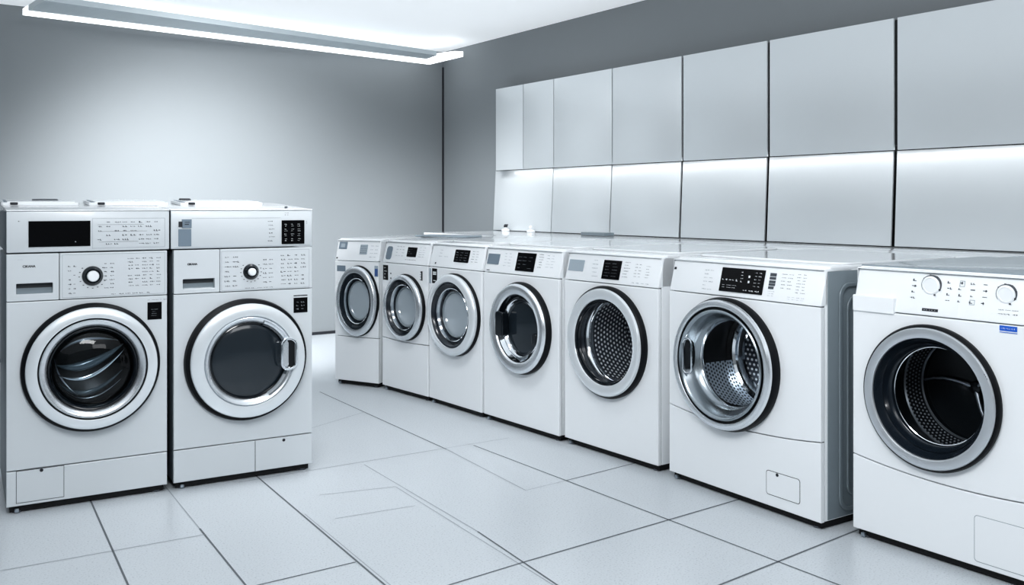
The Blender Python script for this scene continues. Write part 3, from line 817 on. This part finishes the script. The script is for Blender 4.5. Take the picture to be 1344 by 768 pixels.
# wall panels: two rows of satin sheets
def panel_mat():
    m, nt, b = nodes('satin_panel')
    b.inputs['Base Color'].default_value = (.70, .735, .755, 1); b.inputs['Metallic'].default_value = .25; b.inputs['Roughness'].default_value = .36
    return m
M['panel'] = panel_mat()
M['panel_back'] = pbr('panel_backing', (.008, .009, .011), .6)
seams = [(6.17, .002), (5.413, .008), (4.764, .010), (4.109, .017), (3.442, .019), (2.659, .020), (1.55, .0)]
GP = 'satin panels clad on the right wall'
words_ = ['farthest', 'second', 'third', 'fourth', 'fifth', 'sixth', 'seventh', 'eighth', 'ninth', 'tenth']
structure(box('trim_4', (XR - .006, XR, 1.552, 6.181, .842, 1.955), 'panel_back'))
def wall_panel(y0, y1, z0, z1, tilt, label, out=.008):
    """sheet between y0 > y1, its front face at XR-.02, leaning by tilt radians"""
    t = .012
    me = box_mesh(-t, 0, y1, y0, -(z1 - z0) / 2, (z1 - z0) / 2, bevel=.0015)
    o = link('mounted_panel', me, 'panel')
    o.location = (XR - out, 0, (z0 + z1) / 2); o.rotation_euler = (0, tilt, 0)
    tag(o, label, 'wall panel', GP, 'thing')
tops = []
for i in range(len(seams) - 1):
    (a, wa), (b, wb) = seams[i], seams[i + 1]
    if i == 0:
        tops += [(a - .001, 5.799), (5.791, b + wb / 2)]
    else: tops.append((a - wa / 2, b + wb / 2))
bots = [(seams[i][0] - seams[i][1] / 2, seams[i + 1][0] + seams[i + 1][1] / 2) for i in range(len(seams) - 1)]
UPL = ['narrow pale upper wall panel, farthest of the upper row', 'narrow pale upper wall panel, second of the upper row from the far end', 'third upper wall panel from the far end, first of full width',
       'fourth upper wall panel from the far end, left of the first thick black joint', 'fifth upper wall panel from the far end, between the first two thick black joints',
       'sixth upper wall panel from the far end, left of the last black joint', 'big upper wall panel right of the last thick black joint']
LOL = ['farthest lower wall panel, spanning below both narrow upper panels', 'second lower wall panel from the far end, bright along its top edge', 'third lower wall panel from the far end, left of the first thick black joint',
       'fourth lower wall panel from the far end, between the first two thick black joints', 'fifth lower wall panel from the far end, left of the last black joint', 'big lower wall panel right of the last thick black joint']
OUT = .100; KU = (XR - OUT - .012) / (XR - .02)       # upper row moved forward to hide an added lamp that brightens the lower panels
for (y0, y1), l in zip(tops, UPL): wall_panel(y0 * KU, y1 * KU, 1.057 + (1.321 - 1.057) * KU, 1.057 + (1.973 - 1.057) * KU, 0.0, l, OUT)
structure(box('trim_5', (XR - OUT + .001, XR - .006, 1.552 * KU, 6.184 * KU, 1.338, 1.945), 'panel_back'))
for (y0, y1), l in zip(bots, LOL): wall_panel(y0, y1, .845, 1.3155, .050, l, .022)  # lower sheets tilted to catch more of the added lamp's light

# ceiling light: flat grey housing with a bright diffuser along its far edge and right end
cl = bpy.data.objects.new('ceiling_light', None); C.objects.link(cl)
tag(cl, 'long slim ceiling light with grey housing and glowing white edge above the back wall', 'ceiling light')
cl.location = (.90, 6.08, 2.252); cl.rotation_euler = (0, 0, math.radians(5.0))
M['housing'] = pbr('grey_housing', (.60, .66, .69), .45)
M['led'] = pbr('led_diffuser', (.9, .9, .9), .4, emit=(.95, .98, 1.), es=1.15)
Lc = 3.13
def slab_mesh(pr, z0, z1):
    bm = bmesh.new()
    v0 = [bm.verts.new((x, y, z0)) for x, y in pr]; v1 = [bm.verts.new((x, y, z1)) for x, y in pr]
    bm.faces.new(v0); bm.faces.new(v1[::-1])
    for i in range(len(pr)): bm.faces.new((v0[i], v1[i], v1[(i + 1) % len(pr)], v0[(i + 1) % len(pr)]))
    return from_bm(bm)
link('housing', slab_mesh([(.0, -.02), (2.95, .147), (3.0, .358), (.0, .358)], 0, .035), 'housing', cl)
link('diffuser', slab_mesh([(.0, .36), (2.99, .36), (3.06, .05), (3.13, .03), (3.17, .56), (.0, .50)], -.006, .035), 'led', cl)
for hx in (.5, 1.6, 2.6): link('hanger_rod', tube_mesh([(hx, .30, .03), (hx, .30, ZC - 2.252)], .005, 8), 'ceiling', cl)

# ================================================================== SMALL THINGS ON TOP
def lying(name, label, cat, loc, rz, size, mat, group=None, r=.02, th=.012):
    me = plate_mesh([rrect(-size[0] / 2, size[0] / 2, -size[1] / 2, size[1] / 2, r)], 0, th, .003)
    for v in me.vertices:
        x, y, z = v.co; v.co = (x, z, th - y)
    o = link(name, me, mat, None, 12); o.location = loc; o.rotation_euler = (0, 0, rz)
    return tag(o, label, cat, group)

def on_left(u, y):
    a, b = Vector((.412, 3.556)), Vector((.932, 3.516)); t = (b - a).normalized(); n = Vector((-t.y, t.x))
    return a + t * u + n * y
rz_l = math.atan2(-.04, .52)
SL = [(.125, .26, 'thin white flat tray lying on the far left end of the left machine', True), (.435, .29, 'thin white flat tray lying in the middle, over the joint of the left machines', False),
      (.79, .33, 'thin white flat tray lying farthest right, on the machine with the square keypad', False)]
for i, (u, w, l, wedge) in enumerate(SL):
    p = on_left(u, .40)
    root = bpy.data.objects.new('flat_tray', None); C.objects.link(root)
    root.location = (p.x, p.y, 1.0532); root.rotation_euler = (.0472, 0, rz_l)
    tag(root, l, 'tray', 'flat trays lying on the left machines')
    def flat(name, r, z0, z1, mat, rad):
        me = plate_mesh([rrect(*r, rad)], 0, z1 - z0, .002)
        for v in me.vertices:
            x, y, z = v.co; v.co = (x, z, z1 - y)
        return link(name, me, mat, root, 12)
    flat('tray_body', (-w / 2, w / 2, -.11, .11), .0, .012, 'lid', .012)
    flat('dark_rim', (-w / 2 + .012, w / 2 - .03, -.085, .105), .010, .0135, 'lcd_grey', .008)
    flat('tray_cover', (-w / 2 + .02, w / 2 - .012, -.10, .075), .011, .0155, 'lid', .008)
    link('clip', box_mesh(-w / 2 + .03, -w / 2 + .055, -.116, -.104, .004, .013, bevel=.002), 'ink_dark', root)
    if i == 2: link('clip', box_mesh(-w / 2 + .03, -w / 2 + .075, .06, .085, .012, .021, bevel=.004), 'ink_dark', root)
    if i == 0: link('clip', box_mesh(-.02, .07, .02, .05, .012, .019, bevel=.003), 'ink', root)
# small dark stud on the right of the top cover
p = on_left(.985, .07); st = link('cover_stud', lathe_mesh([(.006, 0), (.006, -.006), (.003, -.008), (0, -.008)], 0, 0, seg=16), 'ink', None)
st.location = (p.x, p.y, 1.0372); st.rotation_euler = (-PI / 2, 0, 0); tag(st, 'tiny dark stud on the right end of the left machines\' top cover', 'stud')

lying('metal_tray', 'thin grey metal sheet lying on top of the two farthest machines in the row', 'metal sheet', (2.95, 4.86, ZT + .001), -1.2, (.40, .16), 'lcd_light', r=.01, th=.010)
lying('grey_tray', 'small flat grey tray on the ledge below the third lower panel', 'tray', (4.02, 4.72, .843), -PI / 2, (.24, .10), 'side_grey', r=.015, th=.022)
def fitting(name, label, cat, loc, dark):
    root = bpy.data.objects.new(name, None); C.objects.link(root); root.location = loc
    tag(root, label, cat)
    b = link('base', lathe_mesh([(.032, 0), (.032, -.010), (.024, -.016), (.010, -.018), (.010, -.03)], 0, 0, seg=28), 'lid', root); b.rotation_euler = (-PI / 2, 0, 0)
    if dark:
        k = link('tap', lathe_mesh([(.013, -.028), (.016, -.036), (.012, -.048), (0, -.05)], 0, 0, seg=20), 'ink_dark', root); k.rotation_euler = (-PI / 2, 0, 0)
        link('lever', box_mesh(-.004, .004, -.03, .012, .044, .052, bevel=.002), 'ink_dark', root)
    else:
        k = link('cap', lathe_mesh([(.014, -.028), (.014, -.040), (.010, -.046), (0, -.046)], 0, 0, seg=20), 'enamel', root); k.rotation_euler = (-PI / 2, 0, 0)
fitting('pipe_valve', 'small dark valve on a white base at the far end of the ledge', 'valve', (4.12, 5.93, .843), True)
fitting('pipe_stopper', 'small white cap on the ledge, just right of the dark valve', 'cap', (4.12, 5.60, .843), False)

# ================================================================== CAMERA, LIGHT
cam = bpy.data.cameras.new('camera'); co = bpy.data.objects.new('camera', cam); C.objects.link(co)
co.location = (0, 0, 1.057); co.rotation_euler = (PI / 2, 0, -math.atan2(860, 1220))
cam.sensor_width = 36; cam.lens = 1220 / 1344 * 36; cam.shift_y = -(384 - 267) / 1344; cam.clip_start = .05
bpy.context.scene.camera = co

def lamp(name, typ, loc, target, power, col=(1, 1, 1), **k):
    l = bpy.data.lights.new(name, typ); l.energy = power; l.color = col
    for a, b in k.items(): setattr(l, a, b)
    o = bpy.data.objects.new(name, l); C.objects.link(o); o.location = loc
    o.rotation_euler = (Vector(target) - Vector(loc)).to_track_quat('-Z', 'Y').to_euler()
    return o
COOL = (.975, .988, 1.)
lamp('key_lamp', 'AREA', (.5, 1.2, 2.3), (2.7, 3.2, .6), 46, COOL, shape='RECTANGLE', size=1.4, size_y=.9)
lamp('front_lamp', 'AREA', (1.4, -.6, 2.2), (1.5, 3.6, .5), 8.5, COOL, shape='RECTANGLE', size=1.4, size_y=.8)
lamp('wall_spot', 'SPOT', (1.45, 4.65, 2.3), (2.15, 7.02, .60), 780, COOL, spot_size=math.radians(78), spot_blend=1., shadow_soft_size=.35)
lamp('floor_spot', 'SPOT', (1.5, 3.3, 2.3), (1.75, 4.0, 0), 62, COOL, spot_size=math.radians(85), spot_blend=1., shadow_soft_size=.3)
lamp('panel_spot', 'SPOT', (2.4, 4.9, 2.2), (4.2, 5.2, 1.15), 60, COOL, spot_size=math.radians(90), spot_blend=1., shadow_soft_size=.9)
wash = lamp('added_wash_lamp', 'AREA', (XR - OUT + .012, 3.80, 1.330), (XR - OUT - .03, 3.80, .5), 1.85, COOL, shape='RECTANGLE', size=.012, size_y=4.4)  # added strip light, hidden behind the upper row, brightens the lower panels
wash.rotation_euler = (0, math.radians(-8), 0)
lamp('corner_spot', 'SPOT', (2.7, 5.3, 2.2), (4.1, 6.7, .45), 130, COOL, spot_size=math.radians(62), spot_blend=1., shadow_soft_size=.3)
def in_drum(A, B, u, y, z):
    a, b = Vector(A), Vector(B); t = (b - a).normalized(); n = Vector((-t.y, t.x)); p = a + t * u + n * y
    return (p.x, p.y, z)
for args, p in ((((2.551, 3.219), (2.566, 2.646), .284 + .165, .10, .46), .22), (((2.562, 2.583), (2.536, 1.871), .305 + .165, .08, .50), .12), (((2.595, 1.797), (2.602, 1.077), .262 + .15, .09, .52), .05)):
    lamp('drum_fill_light', 'POINT', in_drum(*args), (0, 0, 0), p, COOL, shadow_soft_size=.006)  # added lights without fixtures, brighten the drum interiors
w = bpy.data.worlds.new('world'); bpy.context.scene.world = w; w.use_nodes = True
bg = w.node_tree.nodes['Background']; bg.inputs['Color'].default_value = (.58, .64, .68, 1); bg.inputs['Strength'].default_value = .25
sc = bpy.context.scene
sc.view_settings.view_transform = 'Standard'; sc.view_settings.look = 'Medium High Contrast'; sc.view_settings.exposure = .33
